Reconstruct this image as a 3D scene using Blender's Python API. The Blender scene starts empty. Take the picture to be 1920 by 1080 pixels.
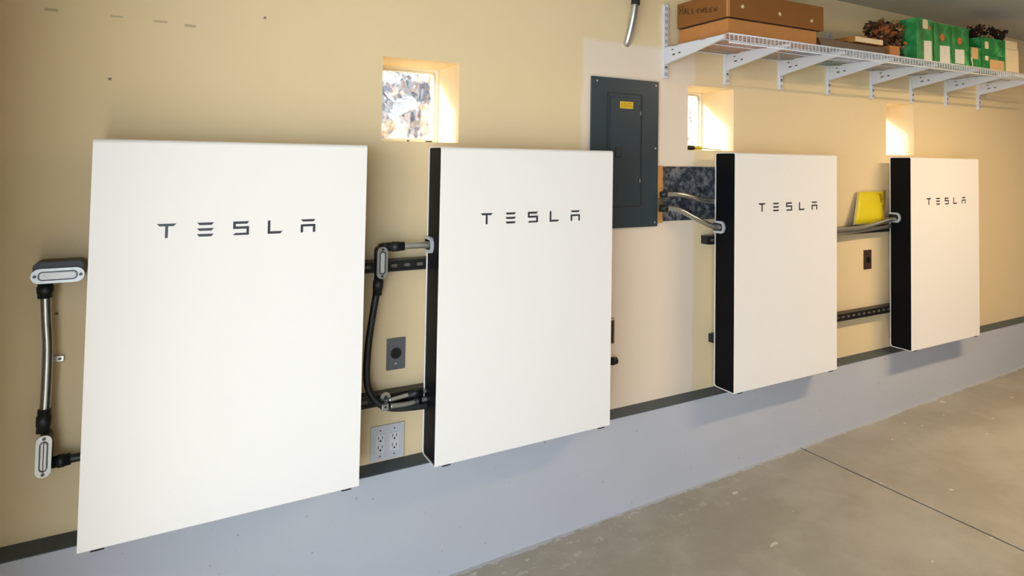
import bpy, bmesh, math, random
from mathutils import Vector, Matrix
random.seed(7)
C = bpy.context.scene.collection
SC = bpy.context.scene
PI = math.pi

# ---------------------------------------------------------------- camera
cam_d = bpy.data.cameras.new('camera'); cam = bpy.data.objects.new('camera', cam_d); C.objects.link(cam)
right = Vector((.84395, -.53627, .01299)); fwd = Vector((.53574, .84363, .03599)); fwd.normalize()
ya, pb, rc = 0.56578, 0.03600, 0.01300
f_ = Vector((math.sin(ya)*math.cos(pb), math.cos(ya)*math.cos(pb), math.sin(pb)))
r_ = Vector((math.cos(ya), -math.sin(ya), 0)); u_ = r_.cross(f_)
r2 = math.cos(rc)*r_ + math.sin(rc)*u_; u2 = -math.sin(rc)*r_ + math.cos(rc)*u_
m = Matrix((r2, u2, -f_)).transposed().to_4x4(); m.translation = Vector((.185, -2.344, 1.100))
cam.matrix_world = m
cam_d.sensor_width = 36; cam_d.lens = 36*1248.98/1920
cam_d.shift_x = (960-1113.19)/1920; cam_d.shift_y = (259.93-540)/1920
cam_d.clip_start = .05; cam_d.clip_end = 200
SC.camera = cam

# ---------------------------------------------------------------- world, sun, exposure
SC.view_settings.view_transform = 'Standard'; SC.view_settings.look = 'None'
SC.view_settings.exposure = 0.42; SC.view_settings.gamma = 1.0; SC.view_settings.use_curve_mapping = False
w = bpy.data.worlds.new('sky'); SC.world = w; w.use_nodes = True
bg = w.node_tree.nodes['Background']; bg.inputs[0].default_value = (.70, .82, 1.0, 1); bg.inputs[1].default_value = 6.4
sun_d = bpy.data.lights.new('sun', 'SUN'); sun_d.energy = 14.0; sun_d.angle = .06; sun_d.color = (1, .965, .90)
sun = bpy.data.objects.new('sun', sun_d); C.objects.link(sun)
sun.rotation_euler = Vector((.62, -.58, -.40)).to_track_quat('-Z', 'Y').to_euler()
SC.cycles.max_bounces = 12; SC.cycles.diffuse_bounces = 7; SC.cycles.transparent_max_bounces = 12
SC.cycles.sample_clamp_indirect = 6

# ---------------------------------------------------------------- materials
def lin(c):
    return tuple(((v/255)/12.92 if v/255 <= .04045 else ((v/255+.055)/1.055)**2.4) for v in c) + (1,)
class NT:
    def __init__(s, name):
        s.m = bpy.data.materials.new(name); s.m.use_nodes = True; s.t = s.m.node_tree
        s.b = s.t.nodes['Principled BSDF']; s.out = s.t.nodes['Material Output']
    def n(s, typ, **kw):
        o = s.t.nodes.new(typ)
        for k, v in kw.items():
            if k.startswith('_'): setattr(o, k[1:], v)
            else: o.inputs[k.replace('__', ' ')].default_value = v
        return o
    def l(s, a, b): s.t.links.new(a, b)
    def pos(s):
        if not hasattr(s, 'tc'): s.tc = s.n('ShaderNodeTexCoord')
        return s.tc.outputs['Object']
    def noise(s, scale, detail=3, rough=.55, vec=None):
        o = s.n('ShaderNodeTexNoise', Scale=scale, Detail=detail, Roughness=rough); s.l(vec or s.pos(), o.inputs['Vector']); return o.outputs['Fac']
    def ramp(s, fac, stops):
        r = s.n('ShaderNodeValToRGB'); s.l(fac, r.inputs[0]); e = r.color_ramp.elements
        while len(e) < len(stops): e.new(.5)
        for i, (p, c) in enumerate(stops): e[i].position = p; e[i].color = c
        return r.outputs[0]
    def mix(s, fac, a, b):
        x = s.n('ShaderNodeMix', _data_type='RGBA')
        for i, v in ((0, fac), (6, a), (7, b)):
            if hasattr(v, 'links'): s.l(v, x.inputs[i])
            else: x.inputs[i].default_value = v
        return x.outputs[2]
    def math(s, op, a, b=0.0, c=None):
        x = s.n('ShaderNodeMath', _operation=op)
        for i, v in enumerate((a, b) if c is None else (a, b, c)):
            if hasattr(v, 'links'): s.l(v, x.inputs[i])
            else: x.inputs[i].default_value = v
        return x.outputs[0]
    def xyz(s):
        if not hasattr(s, 'sx'): s.sx = s.n('ShaderNodeSeparateXYZ'); s.l(s.pos(), s.sx.inputs[0])
        return s.sx.outputs
    def rect(s, x0, x1, z0, z1, soft=.003, warp=0.0, ws=8):
        X, _, Z = s.xyz()
        if warp:
            nz = s.math('MULTIPLY_ADD', s.noise(ws, 4, .6), warp*2, -warp)
            X = s.math('ADD', X, nz); Z = s.math('ADD', Z, nz)
        def edge(v, a, b):
            mr = s.n('ShaderNodeMapRange', _interpolation_type='SMOOTHSTEP'); s.l(v, mr.inputs[0])
            mr.inputs[1].default_value = a; mr.inputs[2].default_value = b; return mr.outputs[0]
        a = s.math('MULTIPLY', edge(X, x0-soft, x0+soft), s.math('SUBTRACT', 1.0, edge(X, x1-soft, x1+soft)))
        b = s.math('MULTIPLY', edge(Z, z0-soft, z0+soft), s.math('SUBTRACT', 1.0, edge(Z, z1-soft, z1+soft)))
        return s.math('MULTIPLY', a, b)
    def bump(s, h, strength, dist=.002):
        b = s.n('ShaderNodeBump', Strength=strength, Distance=dist); s.l(h, b.inputs['Height']); s.l(b.outputs[0], s.b.inputs['Normal']); return b.outputs[0]
    def col(s, c):
        if hasattr(c, 'links'): s.l(c, s.b.inputs['Base Color'])
        else: s.b.inputs['Base Color'].default_value = c
    def set(s, rough=.5, metal=0, spec=.5, coat=0):
        s.b.inputs['Roughness'].default_value = rough; s.b.inputs['Metallic'].default_value = metal
        s.b.inputs['Specular IOR Level'].default_value = spec; s.b.inputs['Coat Weight'].default_value = coat
        return s.m
def simple(name, rgb, rough=.5, metal=0, spec=.5, var=.06, scale=30, bump=0, coat=0):
    s = NT(name); c = lin(rgb); d = tuple(max(0, v*(1-var*2)) for v in c[:3]) + (1,)
    s.col(s.mix(s.noise(scale), d, c))
    if bump: s.bump(s.noise(scale*3), bump)
    return s.set(rough, metal, spec, coat)

M = {}
# main wall paint: cream orange-peel, one pale patched rectangle, a few scuffs
s = NT('cream_wall_paint')
base = s.mix(s.noise(1.3, 3), lin((226, 204, 160)), lin((232, 211, 168)))
patch = s.rect(1.735, 2.395, -.03, 1.66, .012, .02, 6)
base = s.mix(s.math('MULTIPLY', patch, .85), base, lin((236, 220, 200)))
for (x0, x1, z, h) in ((-.145, -.112, 1.536, .004), (.016, .048, 1.537, .003), (.128, .165, 1.535, .003), (.212, .243, 1.531, .0045)):
    base = s.mix(s.math('MULTIPLY', s.rect(x0, x1, z-h, z+h, .003, .004, 60), .5), base, lin((120, 105, 88)))
for (x, z) in ((.447, 1.586), (-.086, .63), (.02, 1.34)):
    base = s.mix(s.math('MULTIPLY', s.rect(x-.004, x+.004, z-.004, z+.004, .002, .003, 90), .8), base, lin((60, 50, 42)))
s.col(base); s.bump(s.noise(150, 2), .25, .0012); M['wall'] = s.set(.75, spec=.3)
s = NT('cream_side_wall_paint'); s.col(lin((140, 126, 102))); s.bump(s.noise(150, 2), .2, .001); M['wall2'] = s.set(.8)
s = NT('ceiling_paint'); s.col(s.mix(s.noise(2), lin((168, 168, 160)), lin((180, 180, 174)))); s.bump(s.noise(120, 2), .2, .001); M['ceil'] = s.set(.9)
# painted stem wall
s = NT('grey_painted_concrete')
c = s.mix(s.noise(2.2, 4), lin((176, 179, 186)), lin((186, 189, 195)))
sp = s.ramp(s.noise(38, 2, .5), [(.0, (0, 0, 0, 1)), (.71, (0, 0, 0, 1)), (.74, (1, 1, 1, 1))])
c = s.mix(s.math('MULTIPLY', sp, .45), c, lin((120, 112, 100)))
s.col(c); s.bump(s.noise(40, 5), .3, .002); M['stem'] = s.set(.55, spec=.4)
M['ledge'] = simple('dark_sealant', (84, 94, 98), .6, var=.2, scale=25, bump=.3)
M['joint'] = simple('black_joint_filler', (34, 34, 36), .8)
# floor
s = NT('garage_concrete')
c = s.mix(s.noise(1.6, 6, .6), lin((150, 144, 130)), lin((180, 175, 162)))
c = s.mix(s.math('MULTIPLY', s.noise(7, 5, .65), .45), c, lin((126, 117, 98)))
c = s.mix(s.math('MULTIPLY', s.ramp(s.noise(3.3, 5, .6), [(.46, (0, 0, 0, 1)), (.62, (1, 1, 1, 1))]), .35), c, lin((186, 182, 170)))
X, Y, Z = s.xyz()
near = s.n('ShaderNodeMapRange'); s.l(Y, near.inputs[0]); near.inputs[1].default_value = -.25; near.inputs[2].default_value = .13
xm = s.n('ShaderNodeMapRange'); s.l(X, xm.inputs[0]); xm.inputs[1].default_value = 3.0; xm.inputs[2].default_value = 1.2
sp = s.ramp(s.noise(26, 3, .6), [(.60, (0, 0, 0, 1)), (.68, (1, 1, 1, 1))])
c = s.mix(s.math('MULTIPLY', s.math('MULTIPLY', sp, near.outputs[0]), s.math('MULTIPLY_ADD', xm.outputs[0], .6, .1)), c, lin((214, 214, 208)))
sp2 = s.ramp(s.noise(19, 1, .4, ), [(.775, (0, 0, 0, 1)), (.79, (1, 1, 1, 1))])
c = s.mix(s.math('MULTIPLY', sp2, .7), c, lin((222, 218, 206)))
edge = s.n('ShaderNodeMapRange'); s.l(s.math('ADD', Y, s.math('MULTIPLY_ADD', s.noise(9, 5, .7), .09, -.045)), edge.inputs[0]); edge.inputs[1].default_value = .112; edge.inputs[2].default_value = .118
c = s.mix(edge.outputs[0], c, lin((182, 185, 188)))
s.col(c); s.bump(s.noise(60, 6, .6), .35, .0015); M['floor'] = s.set(.5, spec=.45)
M['drive'] = simple('driveway_concrete', (205, 200, 190), .9, scale=2)
M['soil'] = simple('garden_soil', (120, 110, 92), .95, scale=3)
# battery
s = NT('white_glossy_shell'); s.col(lin((241, 238, 232))); s.bump(s.noise(90, 1), .04, .0005); M['shell'] = s.set(.28, spec=.45, coat=.2)
M['black'] = simple('black_side_metal', (5, 6, 9), .55, spec=.12)
M['letter'] = simple('dark_lettering', (74, 78, 84), .35, metal=.6)
M['entry'] = simple('grey_entry_plastic', (182, 186, 188), .45)
M['feet'] = simple('black_rubber', (22, 22, 24), .7)
M['galv'] = simple('galvanised_steel', (206, 208, 204), .28, metal=.9, var=.12, scale=14)
M['galv_dark'] = simple('dark_fitting_metal', (62, 65, 66), .45, metal=.6, var=.2, scale=22)
M['alu'] = simple('cast_aluminium', (178, 180, 178), .38, metal=.75, var=.08, scale=60)
s = NT('cast_cover_pad'); s.col(s.mix(s.noise(60, 3), lin((190, 190, 188)), lin((215, 215, 212)))); M['pad'] = s.set(.45, .4)
M['screw'] = simple('steel_screw', (70, 70, 70), .4, metal=.7)
M['bright'] = simple('bright_screw', (215, 215, 210), .3, metal=.5)
s = NT('black_strut'); s.col(s.mix(s.noise(16, 4), lin((26, 26, 28)), lin((52, 52, 52)))); M['strut'] = s.set(.4, .5)
M['strutlip'] = simple('strut_worn_edge', (92, 90, 84), .4, metal=.6, var=.3, scale=20)
M['slot'] = simple('slot_dark', (38, 36, 34), .8)
M['slotlt'] = simple('slot_light', (104, 99, 88), .7)
s = NT('galvanised_sheet')
v = s.n('ShaderNodeTexVoronoi', Scale=38.0); s.l(s.pos(), v.inputs['Vector'])
bw = s.n('ShaderNodeRGBToBW'); s.l(v.outputs['Color'], bw.inputs[0])
nn = s.noise(30, 6, .7)
s.col(s.ramp(s.math('MULTIPLY_ADD', bw.outputs[0], .3, s.math('MULTIPLY', nn, .7)), [(.3, lin((26, 30, 38))), (.48, lin((70, 76, 86))), (.62, lin((135, 138, 142)))])); M['sheet'] = s.set(.45, .35)
M['panel'] = simple('grey_enamel', (56, 68, 73), .3, spec=.5, var=.04, scale=5, bump=.05)
M['panel_dk'] = simple('dark_panel_groove', (40, 48, 52), .5)
M['sticker'] = simple('yellow_sticker', (236, 196, 40), .5)
M['ink'] = simple('sticker_ink', (110, 80, 30), .6)
M['wood'] = simple('pine_stud', (212, 150, 82), .7, var=.18, scale=40)
M['tape'] = simple('brown_tape', (90, 82, 58), .6)
M['plate_dk'] = simple('dark_grey_plate', (100, 103, 105), .5)
M['hole'] = simple('receptacle_black', (10, 10, 11), .5)
M['plate_wh'] = simple('pale_grey_plate', (205, 207, 212), .4)
M['plate_wh2'] = simple('white_receptacle', (220, 222, 226), .35)
M['plate_br'] = simple('brown_plate', (66, 48, 40), .5)
M['bronze'] = simple('tan_plate', (150, 120, 86), .5)
M['wire'] = simple('white_epoxy_steel', (212, 214, 218), .35, var=.03)
M['card1'] = simple('cardboard_dark', (138, 86, 30), .85, var=.08, scale=8)
M['card2'] = simple('cardboard_light', (190, 128, 66), .85, var=.1, scale=20)
M['marker'] = simple('marker_ink_and_gap_shade', (40, 28, 18), .7)
M['cream'] = simple('cream_paper', (226, 205, 165), .7)
M['kraft'] = simple('tan_print', (205, 165, 110), .7)
s = NT('green_printed_card'); s.col(s.ramp(s.noise(16, 4), [(.35, lin((20, 96, 44))), (.55, lin((36, 132, 62))), (.7, lin((90, 165, 105)))])); M['green'] = s.set(.45)
M['win'] = simple('film_with_painted_glare', (250, 246, 230), .15, metal=.25, var=.1, scale=12)  # bright glare on the plastic film is put into its pale colour
M['orange'] = simple('orange_sticker', (190, 104, 48), .6)
M['brownbook'] = simple('dark_brown_cover', (74, 44, 22), .5, var=.2)
M['tanbook'] = simple('tan_cover', (176, 112, 52), .6)
M['blue'] = simple('pale_blue_paper', (170, 188, 215), .7)
M['greyc'] = simple('grey_cloth', (120, 116, 108), .9)
M['petal1'] = simple('dried_brown_petals', (118, 74, 36), .8, var=.4, scale=25)
M['petal2'] = simple('rust_petals', (186, 104, 40), .8, var=.3, scale=25)
M['petal3'] = simple('straw_petals', (184, 152, 104), .8, var=.3, scale=25)
M['petal4'] = simple('dark_brown_leaves', (48, 30, 18), .8, var=.4, scale=25)
M['yellow'] = simple('yellow_card', (226, 206, 24), .55, var=.06, scale=10)
M['clearbag'] = simple('clear_sleeve_edge', (216, 200, 168), .25)
M['redink'] = simple('brown_red_ink', (150, 84, 26), .6)
M['sd_yel'] = simple('yellow_handle', (222, 205, 30), .35)
M['reveal_frame'] = simple('white_window_frame', (240, 232, 210), .4)
M['stonew'] = None
# glass of the blocks
s = NT('wavy_block_glass'); s.t.nodes.remove(s.b)
g = s.n('ShaderNodeBsdfGlass', IOR=1.35, Roughness=.04); g.inputs['Color'].default_value = (.97, .97, .97, 1)
h = s.noise(9, 2, .5); b = s.n('ShaderNodeBump', Strength=1.0, Distance=.03); s.l(h, b.inputs['Height']); s.l(b.outputs[0], g.inputs['Normal'])
tr = s.n('ShaderNodeBsdfTransparent'); tr.inputs[0].default_value = (1, 1, .98, 1)
mx = s.n('ShaderNodeMixShader'); mx.inputs[0].default_value = .55; s.l(g.outputs[0], mx.inputs[1]); s.l(tr.outputs[0], mx.inputs[2]); s.l(mx.outputs[0], s.out.inputs[0])
M['glass'] = s.m
# garden fence of mixed stone seen only through the blocks
s = NT('mixed_stone')
v = s.n('ShaderNodeTexVoronoi', Scale=9.0); s.l(s.pos(), v.inputs['Vector']); bw = s.n('ShaderNodeSeparateColor'); s.l(v.outputs['Color'], bw.inputs[0])
s.col(s.ramp(s.math('MULTIPLY_ADD', s.noise(22, 4), .5, s.math('MULTIPLY', bw.outputs[0], .6)), [(.28, lin((34, 38, 48))), (.44, lin((62, 68, 78))), (.54, lin((98, 102, 108))), (.59, lin((190, 132, 54))), (.68, lin((170, 170, 168)))])); M['stonew'] = s.set(.8)
M['lampw'] = simple('lamp_housing', (235, 235, 232), .5)
s = NT('lamp_diffuser'); s.b.inputs['Emission Color'].default_value = (1, .8, .55, 1); s.b.inputs['Emission Strength'].default_value = 4; s.col((.8, .8, .8, 1)); M['diff'] = s.set(.5)

# ---------------------------------------------------------------- mesh helpers
class MB:
    """collects shapes with material indices; build() links ONE mesh object"""
    def __init__(s): s.bm = bmesh.new(); s.mats = []; s.cur = 0
    def mat(s, k):
        if k not in s.mats: s.mats.append(k)
        s.cur = s.mats.index(k); return s
    def face(s, vs, smooth=False):
        try: f = s.bm.faces.new(vs)
        except ValueError: return
        f.material_index = s.cur; f.smooth = smooth
    def poly(s, pts): s.face([s.bm.verts.new(p) for p in pts])
    def box(s, x0, x1, y0, y1, z0, z1, bev=0, rot=None, piv=None):
        x0, x1 = min(x0, x1), max(x0, x1); y0, y1 = min(y0, y1), max(y0, y1); z0, z1 = min(z0, z1), max(z0, z1)
        if bev:
            b = bmesh.new(); bmesh.ops.create_cube(b, size=1)
            for v in b.verts: v.co = Vector(((x0+x1)/2+v.co.x*(x1-x0), (y0+y1)/2+v.co.y*(y1-y0), (z0+z1)/2+v.co.z*(z1-z0)))
            bmesh.ops.bevel(b, geom=list(b.edges), offset=bev, segments=2, affect='EDGES', profile=.6)
            s.merge(b, rot, piv); return s
        P = [Vector((x, y, z)) for x in (x0, x1) for y in (y0, y1) for z in (z0, z1)]
        if rot is not None: P = [rot @ (p-piv)+piv for p in P]
        V = [s.bm.verts.new(p) for p in P]
        for q in ((0, 1, 3, 2), (4, 6, 7, 5), (0, 4, 5, 1), (2, 3, 7, 6), (0, 2, 6, 4), (1, 5, 7, 3)): s.face([V[i] for i in q])
        return s
    def merge(s, b, rot=None, piv=None):
        mp = {}
        for v in b.verts:
            p = v.co.copy()
            if rot is not None: p = rot @ (p-piv)+piv
            mp[v] = s.bm.verts.new(p)
        for f in b.faces: s.face([mp[v] for v in f.verts], f.smooth)
        b.free()
    def prism(s, pts, d0, d1, axis='y'):
        """pts: closed 2D outline; extruded along axis from d0 to d1"""
        def P(a, b, d): return {'y': (a, d, b), 'x': (d, a, b), 'z': (a, b, d)}[axis]
        A = [s.bm.verts.new(P(a, b, d0)) for a, b in pts]; B = [s.bm.verts.new(P(a, b, d1)) for a, b in pts]
        s.face(A); s.face(list(reversed(B)))
        n = len(pts)
        for i in range(n): s.face([A[i], B[i], B[(i+1) % n], A[(i+1) % n]])
        return s
    def ring(s, outer, inner, d0, d1, axis='x'):
        def P(a, b, d): return {'y': (a, d, b), 'x': (d, a, b)}[axis]
        n = len(outer); L = [[s.bm.verts.new(P(a, b, d)) for a, b in pl] for pl in (outer, inner) for d in (d0, d1)]
        o0, o1, i0, i1 = L
        for i in range(n):
            j = (i+1) % n
            s.face([o0[i], o1[i], o1[j], o0[j]]); s.face([i0[i], i0[j], i1[j], i1[i]])
            s.face([o0[i], o0[j], i0[j], i0[i]]); s.face([o1[i], i1[i], i1[j], o1[j]])
        return s
    def tube(s, pts, r, n=14, smooth_path=True, caps=True):
        P = [Vector(p) for p in pts]
        if smooth_path and len(P) > 2:
            Q = []
            for i in range(len(P)-1):
                p0 = P[max(i-1, 0)]; p1 = P[i]; p2 = P[i+1]; p3 = P[min(i+2, len(P)-1)]
                for k in range(8):
                    t = k/8; Q.append(.5*((2*p1)+(-p0+p2)*t+(2*p0-5*p1+4*p2-p3)*t*t+(-p0+3*p1-3*p2+p3)*t**3))
            Q.append(P[-1]); P = Q
        R = r if isinstance(r, list) else [r]*len(P)
        prev = None; rings = []
        for i, p in enumerate(P):
            t = (P[min(i+1, len(P)-1)]-P[max(i-1, 0)]).normalized()
            if prev is None:
                a = Vector((0, 0, 1)) if abs(t.z) < .9 else Vector((0, 1, 0)); nrm = t.cross(a).normalized()
            else: nrm = (prev - t*prev.dot(t)).normalized()
            prev = nrm; bn = t.cross(nrm)
            rings.append([s.bm.verts.new(p+R[i]*(math.cos(2*PI*k/n)*nrm+math.sin(2*PI*k/n)*bn)) for k in range(n)])
        for a, b in zip(rings, rings[1:]):
            for k in range(n): s.face([a[k], a[(k+1) % n], b[(k+1) % n], b[k]], True)
        if caps: s.face(list(reversed(rings[0]))); s.face(rings[-1])
        return s
    def blob(s, c, r, sub=1, sq=(1, 1, 1), jit=.25):
        b = bmesh.new(); bmesh.ops.create_icosphere(b, subdivisions=sub, radius=1)
        for v in b.verts: v.co = Vector(c)+Vector((v.co.x*sq[0], v.co.y*sq[1], v.co.z*sq[2]))*r*(1+random.uniform(-jit, jit))
        s.merge(b); return s
    def build(s, name, mat=None, parent=None):
        bmesh.ops.recalc_face_normals(s.bm, faces=list(s.bm.faces))
        me = bpy.data.meshes.new(name); s.bm.to_mesh(me); s.bm.free()
        for k in (s.mats or [mat]): me.materials.append(M[k])
        o = bpy.data.objects.new(name, me); C.objects.link(o)
        if parent: o.parent = parent
        return o
def tag(o, label=None, cat=None, group=None, kind=None):
    if label: o['label'] = label
    if cat: o['category'] = cat
    if group: o['group'] = group
    if kind: o['kind'] = kind
    return o
def empty(name, loc, label=None, cat=None, group=None):
    o = bpy.data.objects.new(name, None); C.objects.link(o); o.location = loc; o.empty_display_size = .05
    return tag(o, label, cat, group)
def struct(o): return tag(o, kind='structure')
def copy_tree(o, parent=None):
    c = o.copy(); C.objects.link(c)
    if parent: c.parent = parent
    for ch in list(o.children): copy_tree(ch, c)
    return c
def rrect(x0, x1, z0, z1, r, n=6):
    rs = r if isinstance(r, (list, tuple)) else (r,)*4   # order: (x0,z0) (x1,z0) (x1,z1) (x0,z1)
    out = []
    for (cx, cz, a0, rr) in ((x0+rs[0], z0+rs[0], PI, rs[0]), (x1-rs[1], z0+rs[1], 1.5*PI, rs[1]), (x1-rs[2], z1-rs[2], 0, rs[2]), (x0+rs[3], z1-rs[3], PI/2, rs[3])):
        for k in range(n+1):
            a = a0+PI/2*k/n; out.append((cx+rr*math.cos(a), cz+rr*math.sin(a)))
    return out
def disc(cx, cz, r, n=20): return [(cx+r*math.cos(2*PI*k/n), cz+r*math.sin(2*PI*k/n)) for k in range(n)]

# ---------------------------------------------------------------- the setting
YW = .20            # face of the cream wall
YS = .135           # face of the grey stem wall
XL, XR, YF, ZC = -.262, 8.0, -5.4, 2.082
def zf(x): return -.481+.0286*(x-1.12)
WIN = [(.853, 1.158, 1.172, 1.492), (2.354, 2.666, 1.169, 1.493), (3.977, 4.274, 1.173, 1.505)]
YG = .45; YO = .53
mb = MB()
xs = sorted({XL-.1, XR} | {v for q in WIN for v in q[:2]}); zs = sorted({-.6, ZC+.1} | {v for q in WIN for v in q[2:]})
def inwin(x, z): return any(a < x < b and c < z < d for a, b, c, d in WIN)
for i in range(len(xs)-1):
    for j in range(len(zs)-1):
        cx, cz = (xs[i]+xs[i+1])/2, (zs[j]+zs[j+1])/2
        if inwin(cx, cz): continue
        for y in (YW, YO): mb.poly([(xs[i], y, zs[j]), (xs[i+1], y, zs[j]), (xs[i+1], y, zs[j+1]), (xs[i], y, zs[j+1])])
for a, b, c, d in WIN:
    mb.poly([(a, YW, c), (b, YW, c), (b, YO, c), (a, YO, c)]); mb.poly([(a, YW, d), (b, YW, d), (b, YO, d), (a, YO, d)])
    mb.poly([(a, YW, c), (a, YO, c), (a, YO, d), (a, YW, d)]); mb.poly([(b, YW, c), (b, YO, c), (b, YO, d), (b, YW, d)])
struct(mb.build('wall_back', 'wall'))
mb = MB(); mb.prism([(XL, -.7), (XR, -.7), (XR, -.037), (XL, -.037)], YS, YW-.001, 'y'); struct(mb.build('wall_base', 'stem'))
mb = MB(); mb.prism([(YS-.003, -.0375), (YW, -.0375), (YW, -.0215), (YW-.012, -.0235), (YS+.004, -.0325), (YS-.003, -.0345)], XL, XR, 'x'); struct(mb.build('trim_1', 'ledge'))
def slab(mb, x0, x1):
    y0, y1 = YF, YS+.01
    P = [(x0, y0, zf(x0)-.2), (x1, y0, zf(x1)-.2), (x1, y1, zf(x1)-.2), (x0, y1, zf(x0)-.2), (x0, y0, zf(x0)), (x1, y0, zf(x1)), (x1, y1, zf(x1)), (x0, y1, zf(x0))]
    V = [mb.bm.verts.new(p) for p in P]
    for q in ((0, 3, 2, 1), (4, 5, 6, 7), (0, 1, 5, 4), (1, 2, 6, 5), (2, 3, 7, 6), (3, 0, 4, 7)): mb.face([V[i] for i in q])
JX = 3.100
mb = MB(); slab(mb, XL, JX); slab(mb, JX+.011, XR+.1); struct(mb.build('floor', 'floor'))
mb = MB(); mb.box(JX-.001, JX+.012, YF, YS, zf(JX)-.1, zf(JX)-.004); struct(mb.build('trim_2', 'joint'))
mb = MB(); mb.box(XL-.1, XR+.1, YF-.1, YO, ZC, ZC+.12); struct(mb.build('ceiling', 'ceil'))
mb = MB(); mb.box(XR, XR+.1, YF-.1, YO, -.6, ZC+.1); struct(mb.build('wall_right', 'wall2'))
mb = MB(); mb.box(XL-.1, XR+.1, YF-.1, YF, -.7, ZC+.1); struct(mb.build('wall_front', 'wall2'))
mb = MB()   # the wall with the open garage door
mb.box(XL-.12, XL, -.50, YW, -.7, ZC+.1); mb.box(XL-.12, XL, YF, -4.9, -.7, ZC+.1); mb.box(XL-.12, XL, -4.9, -.50, 1.80, ZC+.1)
struct(mb.build('wall_left', 'wall2'))
mb = MB(); mb.box(-3.2, XL-.12, YF-.5, YW+.8, 1.86, 2.0); struct(mb.build('added_sun_baffle', 'ceil'))  # unseen overhang, added to hold back sun and high sky at the door
mb = MB(); mb.box(-14, XL-.001, -12, 8, -.75, -.555); struct(mb.build('ground', 'drive'))
mb = MB(); mb.box(XL-.0, 12, YO+.001, 8, -.75, -.555); struct(mb.build('ground_garden', 'soil'))
mb = MB(); mb.box(-1.5, 12, 2.6, 2.8, -.555, 2.35); struct(mb.build('wall_garden', 'stonew'))

for i, (a, b, c, d) in enumerate(WIN):
    wdw = struct(empty('window_%d' % (i+1), ((a+b)/2, YG, c)))
    ox, oy, oz = wdw.location
    mb = MB(); fw = .010
    mb.ring(rrect(a-ox+.0005, b-ox-.0005, c-oz+.0005, d-oz-.0005, .001, 2), rrect(a-ox+fw, b-ox-fw, c-oz+fw, d-oz-fw, .012, 2), -.004, .012, 'y'); mb.build('frame', 'reveal_frame', wdw)
    mb = MB(); mb.prism(rrect(a-ox+fw, b-ox-fw, c-oz+fw, d-oz-fw, .02, 4), .004, .010, 'y')
    mb.build('glass_face', 'glass', wdw)
    mb = MB(); mb.ring(rrect(a-ox+fw*.8, b-ox-fw*.8, c-oz+fw*.8, d-oz-fw*.8, .012, 3), rrect(a-ox+fw+.008, b-ox-fw-.008, c-oz+fw+.008, d-oz-fw-.008, .016, 3), .0125, .035, 'y')
    mb.build('block_edge', 'reveal_frame', wdw)

# ---------------------------------------------------------------- battery cabinets
W, H, T = .755, 1.15, .14
def make_battery():
    root = empty('battery_cabinet', (0, 0, 0))
    o = rrect(0, T, 0, H, (.004, .016, .012, .012)); inn = rrect(.003, T-.003, .003, H-.003, (.003, .0135, .0095, .0095))
    mb = MB(); mb.ring(o, inn, 0, W, 'x'); mb.build('shell', 'shell', root)
    for x in (.004, W-.012):
        mb = MB(); mb.prism(rrect(.0035, T-.0035, .0035, H-.0035, (.003, .013, .009, .009)), x, x+.008, 'x'); mb.build('side_panel', 'black', root)
    y0, y1 = -.0012, .0005
    zt, zb, t = .903, .861, .0075
    def bar(x0, x1, z1, l=.006, r=.006, h=t): return [(x0, z1), (x1, z1), (x1-r, z1-h), (x0+l, z1-h)]
    LET = [[bar(.158, .207, zt, .007, .007), [(.179, zt-t), (.186, zt-t), (.186, zb), (.179, zb)]],
           [bar(.260, .304, z) for z in (zt, zt-.0172, zb+t)],
           [[(.356, zt), (.400, zt), (.394, zt-t), (.363, zt-t), (.363, zt-.0155), (.400, zt-.0155), (.400, zb), (.356, zb), (.362, zb+t-.001), (.393, zb+t-.001), (.393, zt-.0228), (.356, zt-.0228)]],
           [[(.453, zt), (.460, zt), (.460, zb+t), (.496, zb+t), (.490, zb), (.453, zb)]],
           [bar(.550, .594, zt, .006, .006, .007), [(.550, zt-.016), (.594, zt-.016), (.594, zb), (.587, zb), (.587, zt-.023), (.557, zt-.023), (.557, zb), (.550, zb)]]]
    for shapes in LET:
        mb = MB()
        for q in shapes: mb.prism(q, y0, y1)
        mb.build('letter', 'letter', root)
    for x in (.03, .70):
        mb = MB(); mb.box(x, x+.032, .004, .03, -.006, .001, .002); mb.build('foot', 'feet', root)
    return root
def cable_entry(root, zc):
    mb = MB().mat('entry')
    yb, yf, h = T+.003, .068, .030
    def D(yf, h):
        return [(yb, zc-h)]+[(yf+h*.8*(1-math.cos(a)), zc+h*math.sin(a)) for a in [(-PI/2+PI*k/10) for k in range(11)]]+[(yb, zc+h)]
    mb.ring(D(yf, h), D(yf+.012, h-.011), -.006, .006, 'x')
    mb.mat('hole').prism(D(yf+.011, h-.0105), -.001, .0045, 'x')
    e = mb.build('cable_entry', 'entry', root); e['label'] = 'pale grey rounded cable entry'
proto = make_battery()
BAT = [(0, .0, 'white wall battery cabinet at the left end of the row, beside two oval conduit fittings'),
       (1.017, .001, 'white wall battery cabinet with black side, in front of the breaker panel edge'),
       (2.483, .007, 'white wall battery cabinet with black side, beside the bare galvanised sheet'),
       (3.921, .007, 'white wall battery cabinet farthest right, beside the yellow card')]
for i, (x, z, lb) in enumerate(BAT):
    o = proto if i == 0 else copy_tree(proto)
    o.location = (x, 0, z); tag(o, lb, 'battery', 'white battery cabinets along the wall')
    if i: cable_entry(o, .783)

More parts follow.
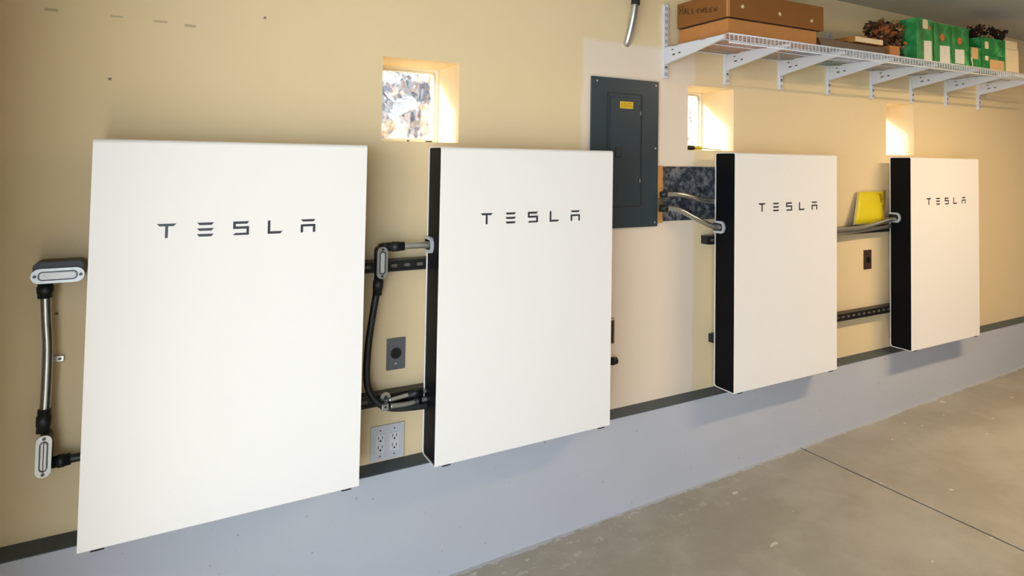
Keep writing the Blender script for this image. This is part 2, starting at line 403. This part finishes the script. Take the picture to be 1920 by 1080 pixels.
# ---------------------------------------------------------------- strut rails behind the cabinets
def rail(name, x0, x1, zc, label, h=.041, step=.048):
    root = empty(name, (x0, YW, zc), label, 'mounting rail', 'strut rails behind the cabinets'); L = x1-x0
    y0, y1 = -.052, -.0005
    prof = [(y1, -h/2), (y0, -h/2), (y0, -h/2+.009), (y0+.004, -h/2+.009), (y0+.004, h/2-.009), (y0, h/2-.009), (y0, h/2), (y1, h/2)]
    mb = MB(); mb.prism(prof, 0, L, 'x'); mb.build('channel', 'strut', root)
    mb = MB()
    k = 0; x = .02
    while x < L-.03:
        mb.prism(rrect(x, x+.024, -.006, .006, .0059, 3), y0+.0030, y0+.0042); x += step
    s_ = mb.build('slots', 'slotlt', root); s_['label'] = 'row of pale slots'; s_['kind'] = 'stuff'
    mb = MB(); mb.box(0, L, y0-.001, y0+.001, h/2-.002, h/2+.0005); mb.box(0, L, y0-.001, y0+.001, -h/2-.0005, -h/2+.002); mb.build('worn_edge', 'strutlip', root)
rail('strut_rail', .10, 1.72, .708, 'black slotted strut rail at elbow height behind the two left cabinets')
rail('strut_rail', .10, 1.72, .222, 'black slotted strut rail above the double outlet, behind the two left cabinets')
rail('strut_rail', 2.446, 4.62, .722, 'black slotted strut rail under the yellow card, behind the two right cabinets')
rail('strut_rail', 2.500, 4.62, .228, 'black slotted strut rail below the small brown outlet, behind the two right cabinets')

# ---------------------------------------------------------------- conduit bodies and conduits
def lb_fitting(root, loc, vertical, L=.118, Wd=.040, D=.055, body_up=0.0):
    ox, oy, oz = Vector(loc)-root.location
    def o(l0, l1, w0, w1, r): return [(a+ox, c+oz) for a, c in (rrect(w0, w1, l0, l1, r) if vertical else rrect(l0, l1, w0, w1, r))]
    mb = MB(); mb.prism(o(-L/2+.003, L/2-.003, -Wd/2+.003, Wd/2-.003+body_up, .014), oy+.004, oy+D); bd = mb.build('fitting_body', 'galv_dark', root)
    mb = MB(); mb.prism(o(-L/2, L/2, -Wd/2, Wd/2, Wd/2-.0005), oy-.002, oy+.004)
    cv = mb.build('cover', 'alu', bd); cv['label'] = 'silver oval cover plate'
    mb = MB(); mb.ring(o(-L/2+.016, L/2-.016, -Wd/2+.008, Wd/2-.008, .011), o(-L/2+.019, L/2-.019, -Wd/2+.011, Wd/2-.011, .008), oy-.0045, oy-.0015, 'y'); mb.build('raised_rim', 'screw', bd)
    mb = MB(); mb.prism(o(-L/2+.021, L/2-.021, -Wd/2+.012, Wd/2-.012, .007), oy-.004, oy-.001); mb.build('raised_pad', 'pad', bd)
    for q in (-1, 1):
        c = disc(ox, oz+q*(L/2-.009), .0042) if vertical else disc(ox+q*(L/2-.009), oz, .0042)
        mb = MB(); mb.prism(c, oy-.0045, oy-.001); mb.build('screw', 'screw', bd)
def pipe(root, pts, r, couplings=(), mat='galv', smooth=True):
    loc = root.location; P = [Vector(p)-loc for p in pts]
    mb = MB(); mb.tube(P, r, 16, smooth); mb.build('pipe', mat, root)
    for (a, b, rr) in couplings:
        a = Vector(a)-loc; b = Vector(b)-loc; d = (b-a)
        mb = MB(); mb.tube([a, a+d*.3, a+d*.31, a+d*.69, a+d*.7, b], [rr*.88, rr*.88, rr, rr, rr*.9, rr*.9], 14, False); mb.build('coupling', 'galv_dark', root)
def conduit(pts, r, label, group=None, couplings=(), mat='galv', name='conduit'):
    root = empty(name, Vector(pts[0]), label, 'conduit', group)
    pipe(root, pts, r, couplings, mat); return root
# run at the far left
rn = empty('conduit_run', (-.098, YW, .245), 'vertical conduit run with two silver-covered oval fittings, left of the first cabinet', 'conduit')
lb_fitting(rn, (-.076, .100, .757), False, .122, .042, .085, .020)
lb_fitting(rn, (-.093, .112, .245), True, .118, .036, .06)
pipe(rn, [(-.108, .137, .735), (-.106, .138, .69), (-.102, .138, .62), (-.097, .138, .55), (-.096, .138, .46), (-.097, .138, .38), (-.099, .137, .31)], .0125,
     [((-.108, .135, .738), (-.107, .135, .690), .020), ((-.098, .138, .372), (-.099, .135, .306), .018)])
pipe(rn, [(-.075, .155, .208), (-.03, .155, .211), (.03, .155, .211)], .0125, [((-.078, .155, .208), (-.035, .155, .211), .019)], 'galv_dark')
s0 = MB().mat('bright'); s0.box(-.0135, .0135, -.012, 0, -.008, .008, .001); s0.mat('screw').prism(disc(.004, 0, .004), -.014, -.011)
cl = s0.build('conduit_strap', 'bright'); cl.location = (-.077, YW-.0005, .498); tag(cl, 'small bright metal tab on wall beside the left vertical conduit', 'strap')
# run between first and second cabinet
rn = empty('conduit_run', (.842, YW, .729), 'conduit run with one upright oval fitting, bending down between first and second cabinets', 'conduit')
lb_fitting(rn, (.842, .10, .729), True, .114, .038, .055)
pipe(rn, [(.860, .125, .782), (.90, .12, .783), (.97, .113, .784), (1.022, .108, .784)], .0125, [((.862, .125, .782), (.925, .118, .783), .0185), ((.835, .125, .781), (.872, .125, .782), .0165)])
pipe(rn, [(.838, .128, .680), (.832, .13, .62), (.820, .13, .54), (.806, .13, .42), (.806, .13, .30), (.835, .128, .235), (.875, .125, .204), (.93, .122, .190), (1.04, .12, .182)], .0125, [((.838, .128, .685), (.834, .13, .610), .0185)], 'galv_dark')
# small fittings in front of the lower strut
conduit([(.885, .135, .222), (.97, .130, .232), (1.05, .128, .236)], .008, 'thin upper conduit crossing lower strut beside the round washer', couplings=[((.955, .131, .231), (1.01, .129, .234), .013)])
conduit([(.888, .118, .206), (.94, .118, .203), (.99, .118, .206), (1.05, .118, .210)], .0095, 'thin lower conduit crossing lower strut above the bent conduit', couplings=[((.975, .118, .205), (1.002, .118, .207), .014)])
mb = MB().mat('galv'); mb.prism(disc(0, 0, .019), -.004, 0); mb.mat('screw').prism(disc(0, 0, .008, 6), -.010, -.003)
wsh = mb.build('strut_washer', 'galv'); wsh.location = (.876, .145, .231); tag(wsh, 'round steel washer and nut on the lower left strut', 'washer')
mb = MB().mat('alu'); mb.box(-.012, .012, -.004, .03, -.010, .012, .002); mb.mat('screw').prism(disc(0, .004, .004), -.007, -.003)
cp = mb.build('conduit_clamp', 'alu'); cp.location = (.866, .106, .208); tag(cp, 'small clamp on the bend of the hanging conduit', 'clamp')
# third cabinet
conduit([(2.175, .175, .886), (2.22, .155, .886), (2.27, .14, .872), (2.33, .13, .843), (2.40, .12, .812), (2.45, .11, .795), (2.49, .10, .789)], .0125,
        'shiny lower conduit sweeping from wood stud into third cabinet', 'conduits in front of the galvanised sheet', couplings=[((2.165, .175, .886), (2.200, .165, .886), .018)])
conduit([(2.175, .17, .952), (2.23, .155, .953), (2.28, .15, .95), (2.35, .15, .935), (2.42, .15, .919), (2.60, .152, .905)], .0115,
        'upper conduit crossing galvanised sheet and passing behind third cabinet', 'conduits in front of the galvanised sheet', couplings=[((2.165, .17, .952), (2.195, .165, .953), .016)])
conduit([(3.15, .12, .738), (3.45, .12, .737), (3.60, .118, .739), (3.70, .114, .750), (3.80, .108, .768), (3.86, .104, .778), (3.935, .10, .781)], .0125,
        'upper conduit under the yellow card, rising into the fourth cabinet', 'conduits below the yellow card')
conduit([(3.15, .134, .716), (3.5, .134, .716), (3.8, .136, .727), (3.98, .145, .738), (4.05, .16, .742)], .0105, 'lower straight conduit just above the right strut rail', 'conduits below the yellow card')

# ---------------------------------------------------------------- breaker panel
pn = empty('breaker_panel', (1.970, YW, .80), 'dark grey metal breaker panel cover above and behind the second cabinet', 'electrical panel')
hw = .191
mb = MB(); mb.box(-hw, hw, -.012, 0, 0, .692, .003); mb.build('cover', 'panel', pn)
dx0, dx1, dz0, dz1 = 1.864-1.970, 2.064-1.970, .095, .625
mb = MB(); mb.ring(rrect(dx0, dx1, dz0, dz1, .004, 2), rrect(dx0+.006, dx1-.006, dz0+.006, dz1-.006, .003, 2), -.0145, -.012, 'y'); mb.build('door_frame', 'panel_dk', pn)
mb = MB(); mb.box(dx0+.016, dx1-.016, -.019, -.011, dz0+.012, dz1-.02, .0025); dr = mb.build('door', 'panel', pn)
mb = MB(); mb.box(-.062, -.030, -.023, -.018, .325, .375, .004); mb.build('latch', 'panel_dk', dr)
mb = MB().mat('sticker'); mb.box(-.040, .034, -.0202, -.0188, .553, .585)
mb.mat('ink')
for r in range(3):
    x = -.034
    while x < .024:
        l = random.uniform(.005, .012); mb.box(x, x+l, -.0206, -.0201, .560+r*.008, .563+r*.008); x += l+.004
st = mb.build('caution_sticker', 'sticker', dr); st['label'] = 'small yellow sticker with lines of print'
for (x, z) in ((-hw+.028, .672), (hw-.018, .672), (hw-.018, .372), (hw-.018, .02)):
    mb = MB(); mb.prism(disc(x, z, .004), -.0145, -.011); mb.build('screw', 'bright', pn)
for z in (.525, .21):
    mb = MB(); mb.box(dx1-.017, dx1-.011, -.0165, -.0115, z, z+.018, .001); mb.build('hinge', 'bright', pn)
# opening beside the panel
mb = MB(); mb.prism([(2.192, .822), (2.72, .822), (2.72, 1.086), (2.192, 1.086)], YW-.005, YW-.0005)
o = mb.build('metal_sheet', 'sheet'); tag(o, 'mottled galvanised metal sheet on wall between breaker panel and third cabinet', 'metal sheet')
mb = MB(); mb.box(2.1615, 2.1915, YW-.012, YW-.0005, .815, 1.088, .001); wd = mb.build('wood_stud', 'wood'); tag(wd, 'raw orange wood strip between breaker panel and metal sheet', 'wood strip')
mb = MB(); mb.box(2.1612, 2.195, YW-.016, YW-.0125, .868, .935, .002); o = mb.build('tape_patch', 'tape', ); tag(o, 'brown tape patch across the raw wood strip', 'tape')

# ---------------------------------------------------------------- outlets
def outlet_root(x, z, label, cat='outlet'): return empty('wall_outlet', (x, YW, z), label, cat)
o = outlet_root(.926, .370, 'dark grey wall outlet with one round black socket, between first and second cabinets')
mb = MB(); mb.box(-.035, .035, -.006, 0, -.059, .059, .002); mb.build('plate', 'plate_dk', o)
mb = MB(); mb.prism(disc(0, .002, .020, 28), -.0085, -.004); mb.build('socket', 'hole', o)
for z in (-.036,):
    mb = MB(); mb.prism(disc(0, z, .0035, 10), -.0075, -.005); mb.build('screw', 'bright', o)
o = outlet_root(.902, .048, 'pale grey double outlet plate low on wall near the dark ledge')
mb = MB(); mb.box(-.0625, .0625, -.007, 0, -.064, .064, .002); mb.build('plate', 'plate_wh', o)
for gx in (-.027, .025):
    mb = MB(); mb.box(gx-.017, gx+.017, -.0095, -.006, -.034, .034, .0015); rc_ = mb.build('receptacle', 'plate_wh2', o)
    mb = MB().mat('hole')
    for gz in (-.018, .016):
        mb.box(gx-.0085, gx-.006, -.0103, -.009, gz, gz+.010); mb.box(gx+.006, gx+.0085, -.0103, -.009, gz, gz+.010)
        mb.prism(disc(gx, gz-.006, .0036, 10), -.0103, -.009)
    mb.build('socket_holes', 'hole', rc_)
    for z in (-.047, .047):
        mb = MB(); mb.prism(disc(gx, z, .0028, 8), -.0085, -.006); mb.build('screw', 'screw', o)
o = outlet_root(3.782, .533, 'small dark brown outlet plate between third and fourth cabinets')
mb = MB(); mb.box(-.036, .036, -.006, 0, -.058, .058, .002); mb.build('plate', 'plate_br', o)
mb = MB(); mb.prism(disc(.004, -.002, .019, 20), -.008, -.004); mb.build('socket', 'hole', o)
o = outlet_root(1.885, .335, 'tan outlet plate edge peeking out right of the second cabinet')
mb = MB().mat('bronze'); mb.box(-.04, .035, -.012, 0, -.058, .058, .003); mb.mat('bright').box(-.04, .033, -.0125, -.002, .050, .056); mb.build('plate', 'bronze', o)
mb = MB(); mb.box(-.03, .028, -.015, -.010, -.05, .045, .003); mb.build('socket', 'plate_br', o)
conduit([(1.80, .172, .205), (1.88, .172, .205), (1.912, .172, .205)], .011, 'stub conduit end low on wall, right of the second cabinet', couplings=[((1.885, .172, .205), (1.920, .172, .205), .018)], mat='galv_dark')

# ---------------------------------------------------------------- yellow card leaning on the conduits
yc = empty('card_packet', (3.79, .146, .755), 'bright yellow card in clear sleeve leaning on wall above the right conduits', 'card')
def leanp(u, z): return (u, .040*(z/.2) - .001 + .005*math.sin(u*14), z)
def sheet(mb, x0, x1, z0, z1, off, th, shear):
    n = 8; g = [[], []]
    for i in range(n+1):
        for j in range(5):
            z = z0+(z1-z0)*j/4; x = x0+(x1-x0)*i/n + shear*(z-z0)*(1-.2*i/n)
            px, py, pz = leanp(x, z)
            g[0].append(mb.bm.verts.new((px, py-off, pz))); g[1].append(mb.bm.verts.new((px, py-off+th, pz)))
    for i in range(n):
        for j in range(4):
            a = i*5+j
            for k in (0, 1): mb.face([g[k][a], g[k][a+5], g[k][a+6], g[k][a+1]], True)
    for j in range(4): mb.face([g[0][j], g[0][j+1], g[1][j+1], g[1][j]]); mb.face([g[0][n*5+j], g[0][n*5+j+1], g[1][n*5+j+1], g[1][n*5+j]])
    for i in range(n): mb.face([g[0][i*5], g[0][i*5+5], g[1][i*5+5], g[1][i*5]]); mb.face([g[0][i*5+4], g[0][i*5+9], g[1][i*5+9], g[1][i*5+4]])
mb = MB(); sheet(mb, -.213, .092, .0, .196, .0, .003, .45); mb.build('sleeve', 'clearbag', yc)
mb = MB(); sheet(mb, -.204, .080, .005, .190, .003, .003, .45); cdn = mb.build('card', 'yellow', yc)
mb = MB().mat('redink')
for (u0, u1, z0, z1) in [(.085, .095, .125, .180), (.098, .106, .135, .178), (.110, .113, .14, .176), (.100, .112, .085, .092), (.098, .114, .098, .103), (.102, .110, .075, .080)]+[(.0+k*.016, .008+k*.016, .018, .023) for k in range(5)]:
    mb = MB()
    for k in range(4):
        za = z0+(z1-z0)*k/4; zb_ = za+(z1-z0)*.17
        p = leanp((u0+u1)/2, (za+zb_)/2); mb.box(u0, u1, p[1]-.0042, p[1]-.0030, za, zb_)
    mb.build('print', 'redink', cdn)

# ---------------------------------------------------------------- pipe by the ceiling
conduit([(2.000, .150, ZC-.005), (1.995, .150, 1.95), (1.990, .152, 1.85), (1.983, .165, 1.76), (1.976, .186, 1.68), (1.975, .205, 1.655)], .0175, 'galvanised conduit coming down from ceiling and bending into wall above breaker panel',
        couplings=[((1.999, .150, 2.00), (1.990, .151, 1.835), .023)])

# ---------------------------------------------------------------- shelf
def zsh(x): return 1.664+.0135*(x-2.2)
SX = [2.199, 2.603, 3.006, 3.408, 3.820, 4.238, 4.640, 5.050]
st = empty('shelf_standard', (SX[0], YW, 1.512)); tag(st, '', '')
mb = MB().mat('wire'); mb.box(-.0125, .0125, -.018, 0, 0, .362, .001)
mb.mat('slot')
for k in range(11):
    for x in (-.0055, .0035): mb.box(x, x+.0025, -.0186, -.0178, .012+k*.032, .028+k*.032)
mb.build('channel', 'wire', st)
mb = MB(); mb.prism(disc(0, .055, .004, 8), -.020, -.0175); mb.build('screw', 'screw', st)
br = empty('shelf_bracket', (SX[0], YW-.018, 1.664))
D = .405
mb = MB().mat('wire')
mb.prism([(0, -.085), (0, -.002), (-.05, -.002), (-.055, -.006), (-.09, -.006), (-.095, -.002), (-.25, -.002), (-.255, -.006), (-.29, -.006), (-.295, -.002), (-D, -.002), (-D, -.016), (-D+.02, -.020)], -.0065, .0065, 'x')
mb.mat('slot')
for (y0, y1, z0, z1) in ((-.075, -.055, -.047, -.041), (-.115, -.10, -.044, -.038), (-.062, -.05, -.022, -.017)):
    mb.box(-.0070, .0070, y0, y1, z0, z1)
mb.build('arm', 'wire', br)
places = ['left end of the shelf, under the stacked cardboard boxes', 'second from the left end of the shelf', 'third from left, under the right box end', 'fourth from the left end, under the books',
          'fifth from the left, under the dried flowers', 'sixth from the left, under the tallest green box', 'seventh from the left, under the paired green boxes', 'last one before the right frame edge']
for i, x in enumerate(SX):
    a = st if i == 0 else copy_tree(st); a.location.x = x; tag(a, 'white slotted wall standard, '+places[i], 'shelf upright', 'slotted standards holding the wire shelf')
    b = br if i == 0 else copy_tree(br); b.location = (x, YW-.018, zsh(x)); tag(b, 'white tapered shelf bracket, '+places[i], 'shelf bracket', 'brackets under the wire shelf')
X0, X1 = 2.205, 5.35
sh = empty('wire_shelf', (X0, YW, 1.664), 'long white wire shelf on brackets near ceiling, holding boxes and dried flowers', 'shelf')
def sp(x, y, z): return (x-X0, y-YW, zsh(x)+z-1.664)
YFs = -.245
mb = MB()
x = X0
while x < X1:
    mb.tube([sp(x, YW-.012, .0015), sp(x, YFs, .0015)], .0013, 5, False); x += .0254
dk = mb.build('deck_wires', 'wire', sh); tag(dk, kind='stuff')
mb = MB()
x = X0
while x < X1:
    mb.tube([sp(x, YFs, .001), sp(x, YFs-.001, -.036)], .0017, 5, False); x += .0254
lp = mb.build('lip_wires', 'wire', sh); tag(lp, kind='stuff')
for (y, z, r) in ((YFs, .001, .0034), (YFs-.001, -.037, .0034), (YW-.014, -.003, .003), (-.02, -.003, .003), (-.14, -.003, .003)):
    mb = MB(); mb.tube([sp(X0-.004, y, z), sp(X1, y, z)], r, 8, False); mb.build('rail_rod', 'wire', sh)

# ---------------------------------------------------------------- things on the shelf
def on(x, y=0): return zsh(x)+.004
def tilt(o, x0): o.rotation_euler.y = -math.atan(.0135); return o
# cardboard boxes
zb0 = on(2.24)
b1 = empty('cardboard_box', (2.240, .135, zb0), 'light brown cardboard box, lower of the two stacked at left end of shelf', 'box', 'stacked cardboard boxes on shelf'); tilt(b1, 0)
mb = MB(); mb.box(0, .585, -.335, 0, 0, .078, .002); mb.build('body', 'card2', b1)
mb = MB(); mb.box(-.0012, .0, -.334, -.001, .0745, .0775); mb.box(.0, .583, -.3362, -.335, .0745, .0775); mb.build('painted_gap_shadow', 'marker', b1)  # shade of the gap under the upper box, painted as thin dark strips
b2 = empty('cardboard_box', (2.232, .140, zb0+.0815), 'dark brown cardboard box marked in black marker, on top of the lighter box', 'box', 'stacked cardboard boxes on shelf'); tilt(b2, 0)
mb = MB(); mb.box(0, .637, -.347, 0, 0, .118, .002); mb.build('body', 'card1', b2)
mb = MB().mat('marker')   # handwriting on the end face
GL = {'H': [[(0, 0), (0, 1)], [(0, .5), (.6, .55)], [(.6, 0), (.62, 1)]], 'A': [[(0, 0), (.3, .8), (.6, 0)], [(.12, .3), (.5, .32)]], 'L': [[(0, .8), (0, 0), (.45, .02)]],
      'O': [[(.05, .3), (.3, .7), (.6, .4), (.3, 0), (.05, .3)]], 'W': [[(0, .75), (.15, 0), (.32, .5), (.5, 0), (.68, .8)]], 'E': [[(.5, .78), (0, .72), (0, 0), (.5, .04)], [(0, .4), (.4, .42)]], 'N': [[(0, 0), (0, .8), (.5, 0), (.52, .85)]]}
yy = -.020
for q, ch in enumerate('HALLOWEEN'):
    hs = .040-q*.0024
    for st_ in GL[ch]:
        pts = [(-.0008, yy-a*.034, (.063-q*.0034)+b_*hs) for a, b_ in st_]
        mb.tube(pts, .0017, 5, False)
    yy -= .030
mb.build('handwriting', 'marker', b2)
for (x, z) in ((2.319, 1.802), (2.559, 1.800), (2.782, 1.795)):
    mb = MB(); pts = [(x-2.232+random.uniform(.006, .011)*math.cos(a), z-b2.location.z+.002-(x-2.232)*.0135+random.uniform(.006, .012)*math.sin(a)) for a in [2*PI*k/11 for k in range(11)]]
    mb.prism(pts, -.3482, -.3465); t_ = mb.build('torn_spot', 'cream', b2); t_['label'] = 'small torn pale spot'
mb = MB(); mb.box(-.0008, .012, -.348, -.3465, .0, .118); mb.box(-.0010, -.0, -.347, -.337, 0, .118); mb.build('tape_strip', 'card2', b2)
# books and tray
z0 = on(3.0)
def item(name, x, y, label, cat, group=None, dz=0): 
    e = empty(name, (x, y, on(x)+dz), label, cat, group); e.rotation_euler.y = -math.atan(.0135); return e
e = item('paper_stack', 3.22, -.07, 'pale blue papers lying flat under the dark brown tray', 'papers')
mb = MB(); mb.box(-.20, .24, -.155, .13, 0, .008, .001); mb.build('sheets', 'blue', e)
e = item('wooden_tray', 3.12, -.04, 'wide dark brown tray lying on papers, under the tan book', 'tray', dz=.009)
mb = MB(); mb.prism([(-.25, 0), (.25, 0), (.275, .038), (-.275, .038)], -.155, .12, 'y'); mb.build('body', 'brownbook', e)
mb = MB(); mb.ring(rrect(-.28, .28, -.16, .125, .01, 3), rrect(-.26, .26, -.14, .105, .008, 3), 0, .006, 'y')
rm = mb.build('rim', 'brownbook', e); rm.rotation_euler.x = PI/2; rm.location.z = .044
e = item('book', 3.22, -.05, 'tan book with cream page edges lying on the dark brown tray', 'book', dz=.0535)
mb = MB().mat('tanbook'); mb.box(-.105, .125, -.155, .12, 0, .003); mb.box(-.105, .125, -.155, .12, .028, .031); mb.box(-.108, -.104, -.155, .12, 0, .031); mb.build('cover', 'tanbook', e)
mb = MB(); mb.box(-.103, .1255, -.157, .119, .0032, .0278); mb.build('pages', 'cream', e)
e = item('grey_cloth', 2.97, .05, 'crumpled grey cloth between the cardboard boxes and the tan book', 'cloth', dz=.0)
mb = MB()
for k in range(9): mb.blob((random.uniform(-.05, .06), random.uniform(-.03, .04), .022+random.uniform(0, .05)), .022, 2, (1.3, 1, .9))
e_ = mb.build('folds', 'greyc', e); e.location.z += .054; e.location.x = 2.93; e.location.y = .03
e = item('small_carton', 3.452, -.12, 'small orange-brown carton between the tray and dried flowers', 'box')
mb = MB(); mb.box(-.045, .045, -.085, .03, .0, .062, .001); mb.build('body', 'tanbook', e)
e = item('green_carton', 3.35, .145, 'small dark green carton lying behind the tan book', 'box')
mb = MB(); mb.box(-.10, .12, -.03, .03, 0, .125, .002); mb.build('body', 'green', e)

def bouquet(x, y, sx, sy, z0, z1, label, n, cats, name):
    e = item(name, x, y, label, 'dried flowers')
    for key, nm, cnt, rr in cats:
        mb = MB()
        for k in range(cnt):
            a = random.uniform(0, 2*PI); r = math.sqrt(random.random()); cx, cy = sx*r*math.cos(a), sy*r*math.sin(a); t = random.random()
            cz = z0+(z1-z0)*t
            if nm == 'twigs': mb.tube([(cx*.2, cy*.2, .01), (cx*.7, cy*.7, cz*.6), (cx*1.15, cy*1.1, z1*random.uniform(.7, 1.12))], .0014, 4)
            else:
                q = random.uniform(.6, 1.2)*rr
                for p in range(5):
                    d = Vector((random.gauss(0, 1), random.gauss(0, 1), random.gauss(0, 1))).normalized()*q*.8
                    mb.blob((cx+d.x, cy+d.y, max(.012, cz+d.z)), q*.6, 1, (1, 1, .7), .35)
        o = mb.build(nm, key, e)
        if nm != 'twigs': o['label'] = {'petal1': 'brown dried blooms', 'petal2': 'rust orange dried blooms', 'petal3': 'straw coloured dried blooms', 'petal4': 'dark curled leaves'}[key]
        o['kind'] = 'stuff'
    return e
bouquet(3.545, -.08, .092, .10, .02, .215, 'bushy bunch of brown and rust dried flowers left of the green boxes', 0,
        [('petal4', 'leaves', 34, .018), ('petal1', 'blossoms', 60, .019), ('petal2', 'rust_blossoms', 26, .024), ('petal3', 'straw_blossoms', 34, .014), ('petal1', 'twigs', 26, 0)], 'dried_flower_bunch')

def green_box(x0, x1, y0, dep, h, label, windows, spots, dz=0, split=None, group='green ornament boxes on the shelf'):
    xc = (x0+x1)/2; e = empty('ornament_box', (xc, y0+dep, on(xc)+dz), label, 'box', group); e.rotation_euler.y = -math.atan(.0135)
    hw_ = (x1-x0)/2-.001
    mb = MB(); mb.box(-hw_, hw_, -dep, 0, 0, h, .0015)
    mb.build('carton', 'green', e)
    for (a, b, c, d) in windows:
        mb = MB(); mb.prism([(a, c), (b, c), (b, d), (a, d-.004)], -dep-.0012, -dep+.001); mb.build('window', 'win', e)
    for (key, cx, cz, rx, rz) in spots:
        mb = MB()
        pts = [(cx+rx*math.cos(2*PI*k/16), cz+rz*math.sin(2*PI*k/16)) for k in range(16)] if key == 'orange' else rrect(cx-rx, cx+rx, cz-rz, cz+rz, min(rx, rz)*.3, 3)
        mb.prism(pts, -dep-.0016, -dep+.001); mb.build('sticker', key, e)
    return e
Y0 = -.215
green_box(3.640, 3.797, Y0, .17, .238, 'tall green box with cream label at top, directly right of the dried flowers', [(-.012, .062, .006, .118)], [('cream', .002, .208, .024, .026), ('orange', .043, .190, .011, .014)])
green_box(3.808, 3.988, Y0-.0, .17, .228, 'green box with orange dot, left of the matching pair', [(-.035, .065, .008, .105)], [('orange', -.010, .150, .021, .021)])
green_box(3.990, 4.172, Y0-.0, .17, .228, 'green box with orange dot, right of the matching pair', [(-.062, .035, .012, .098)], [('orange', -.012, .146, .023, .021)])
green_box(4.182, 4.305, Y0, .14, .125, 'short green box with square tan label, beside the pair of tall ones', [], [('kraft', -.012, .088, .036, .034)])
green_box(4.315, 4.590, Y0, .16, .088, 'green box with large tan label, lower of the two stacked', [], [('kraft', .035, .030, .085, .036), ('cream', -.085, .070, .018, .014)])
green_box(4.315, 4.590, Y0, .16, .108, 'green box with a small pink-cream tag, upper of the two stacked', [], [('cream', -.085, .060, .020, .022)], dz=.0895)
e = item('paper_carton', 4.685, Y0+.08, 'cream carton right of the stacked green boxes', 'box')
mb = MB(); mb.box(-.085, .072, -.08, .08, 0, .150, .002); mb.build('body', 'cream', e)
e = item('paper_carton', 4.680, Y0+.08, 'small cream carton on top of the other cream carton', 'box', dz=.1515)
mb = MB(); mb.box(-.08, .065, -.078, .078, 0, .052, .002); mb.build('body', 'cream', e)
bouquet(4.60, -.10, .19, .07, .215, .30, 'dark brown dried garland lying on top of the stacked green boxes', 0, [('petal4', 'leaves', 70, .017), ('petal1', 'blossoms', 26, .015), ('petal3', 'straw_blossoms', 10, .013)], 'dried_garland')
mb = MB(); mb.tube([(0, 0, 0), (.006, 0, .02), (-.002, 0, .04), (-.006, 0, .058)], .003, 6)
o = mb.build('ribbon_curl', 'cream'); o.location = (4.178, Y0-.012, on(4.178)-.0); tag(o, 'thin white curl of ribbon at the shelf edge between green boxes', 'ribbon')

# ---------------------------------------------------------------- small things on sills
e = empty('screwdriver', (2.436, .250, WIN[1][2]), 'yellow and black screwdriver lying on sill of the middle window', 'screwdriver')
mb = MB(); mb.tube([(-.10, .0, .013), (-.03, 0, .013), (.0, 0, .013)], [.010, .011, .012]+[.012]*14, 10); 
mb.build('black_grip', 'hole', e)
mb = MB(); mb.tube([(0, 0, .013), (.008, 0, .013), (.015, 0, .013), (.028, 0, .013), (.05, 0, .013), (.058, 0, .013)], [.007, .007, .010, .011, .009, .006], 10, False); mb.build('yellow_handle', 'sd_yel', e)
mb = MB(); mb.tube([(.055, 0, .013), (.20, .0, .005)], .003, 8, False); mb.build('shaft', 'galv', e)
e.rotation_euler.z = .05
mb = MB(); mb.box(-.012, .012, -.006, .006, 0, .005, .001); o = mb.build('wood_chip', 'brownbook'); o.location = (1.045, .225, WIN[0][2]); tag(o, 'small dark chip lying on sill of the left window', 'debris')
mb = MB(); mb.blob((0, 0, .004), .004, 1, (1.4, 1, .8)); mb.tube([(0, 0, .004), (.006, -.004, .010)], .0007, 4, False); mb.tube([(0, 0, .004), (-.006, -.004, .010)], .0007, 4, False)
o = mb.build('dead_insect', 'hole'); o.location = (.985, .30, WIN[0][2]); tag(o, 'tiny dead insect on sill of the left window near the glass', 'insect')

# ---------------------------------------------------------------- ceiling lamp (above and right of the frame)
lampo = empty('ceiling_light', (4.3, -1.55, ZC), 'long warm ceiling light in front of the cabinets', 'ceiling light')
mb = MB(); mb.box(-.62, .62, -.09, .09, -.03, 0, .005); mb.build('housing', 'lampw', lampo)
mb = MB(); mb.box(-.60, .60, -.075, .075, -.055, -.0305, .008); mb.build('diffuser', 'diff', lampo)
ld = bpy.data.lights.new('lamp_light', 'AREA'); ld.shape = 'RECTANGLE'; ld.size = 1.2; ld.size_y = .15; ld.energy = 46; ld.color = (1, .74, .45)
lo = bpy.data.objects.new('lamp_light', ld); C.objects.link(lo); lo.parent = lampo; lo.location = (0, 0, -.062)
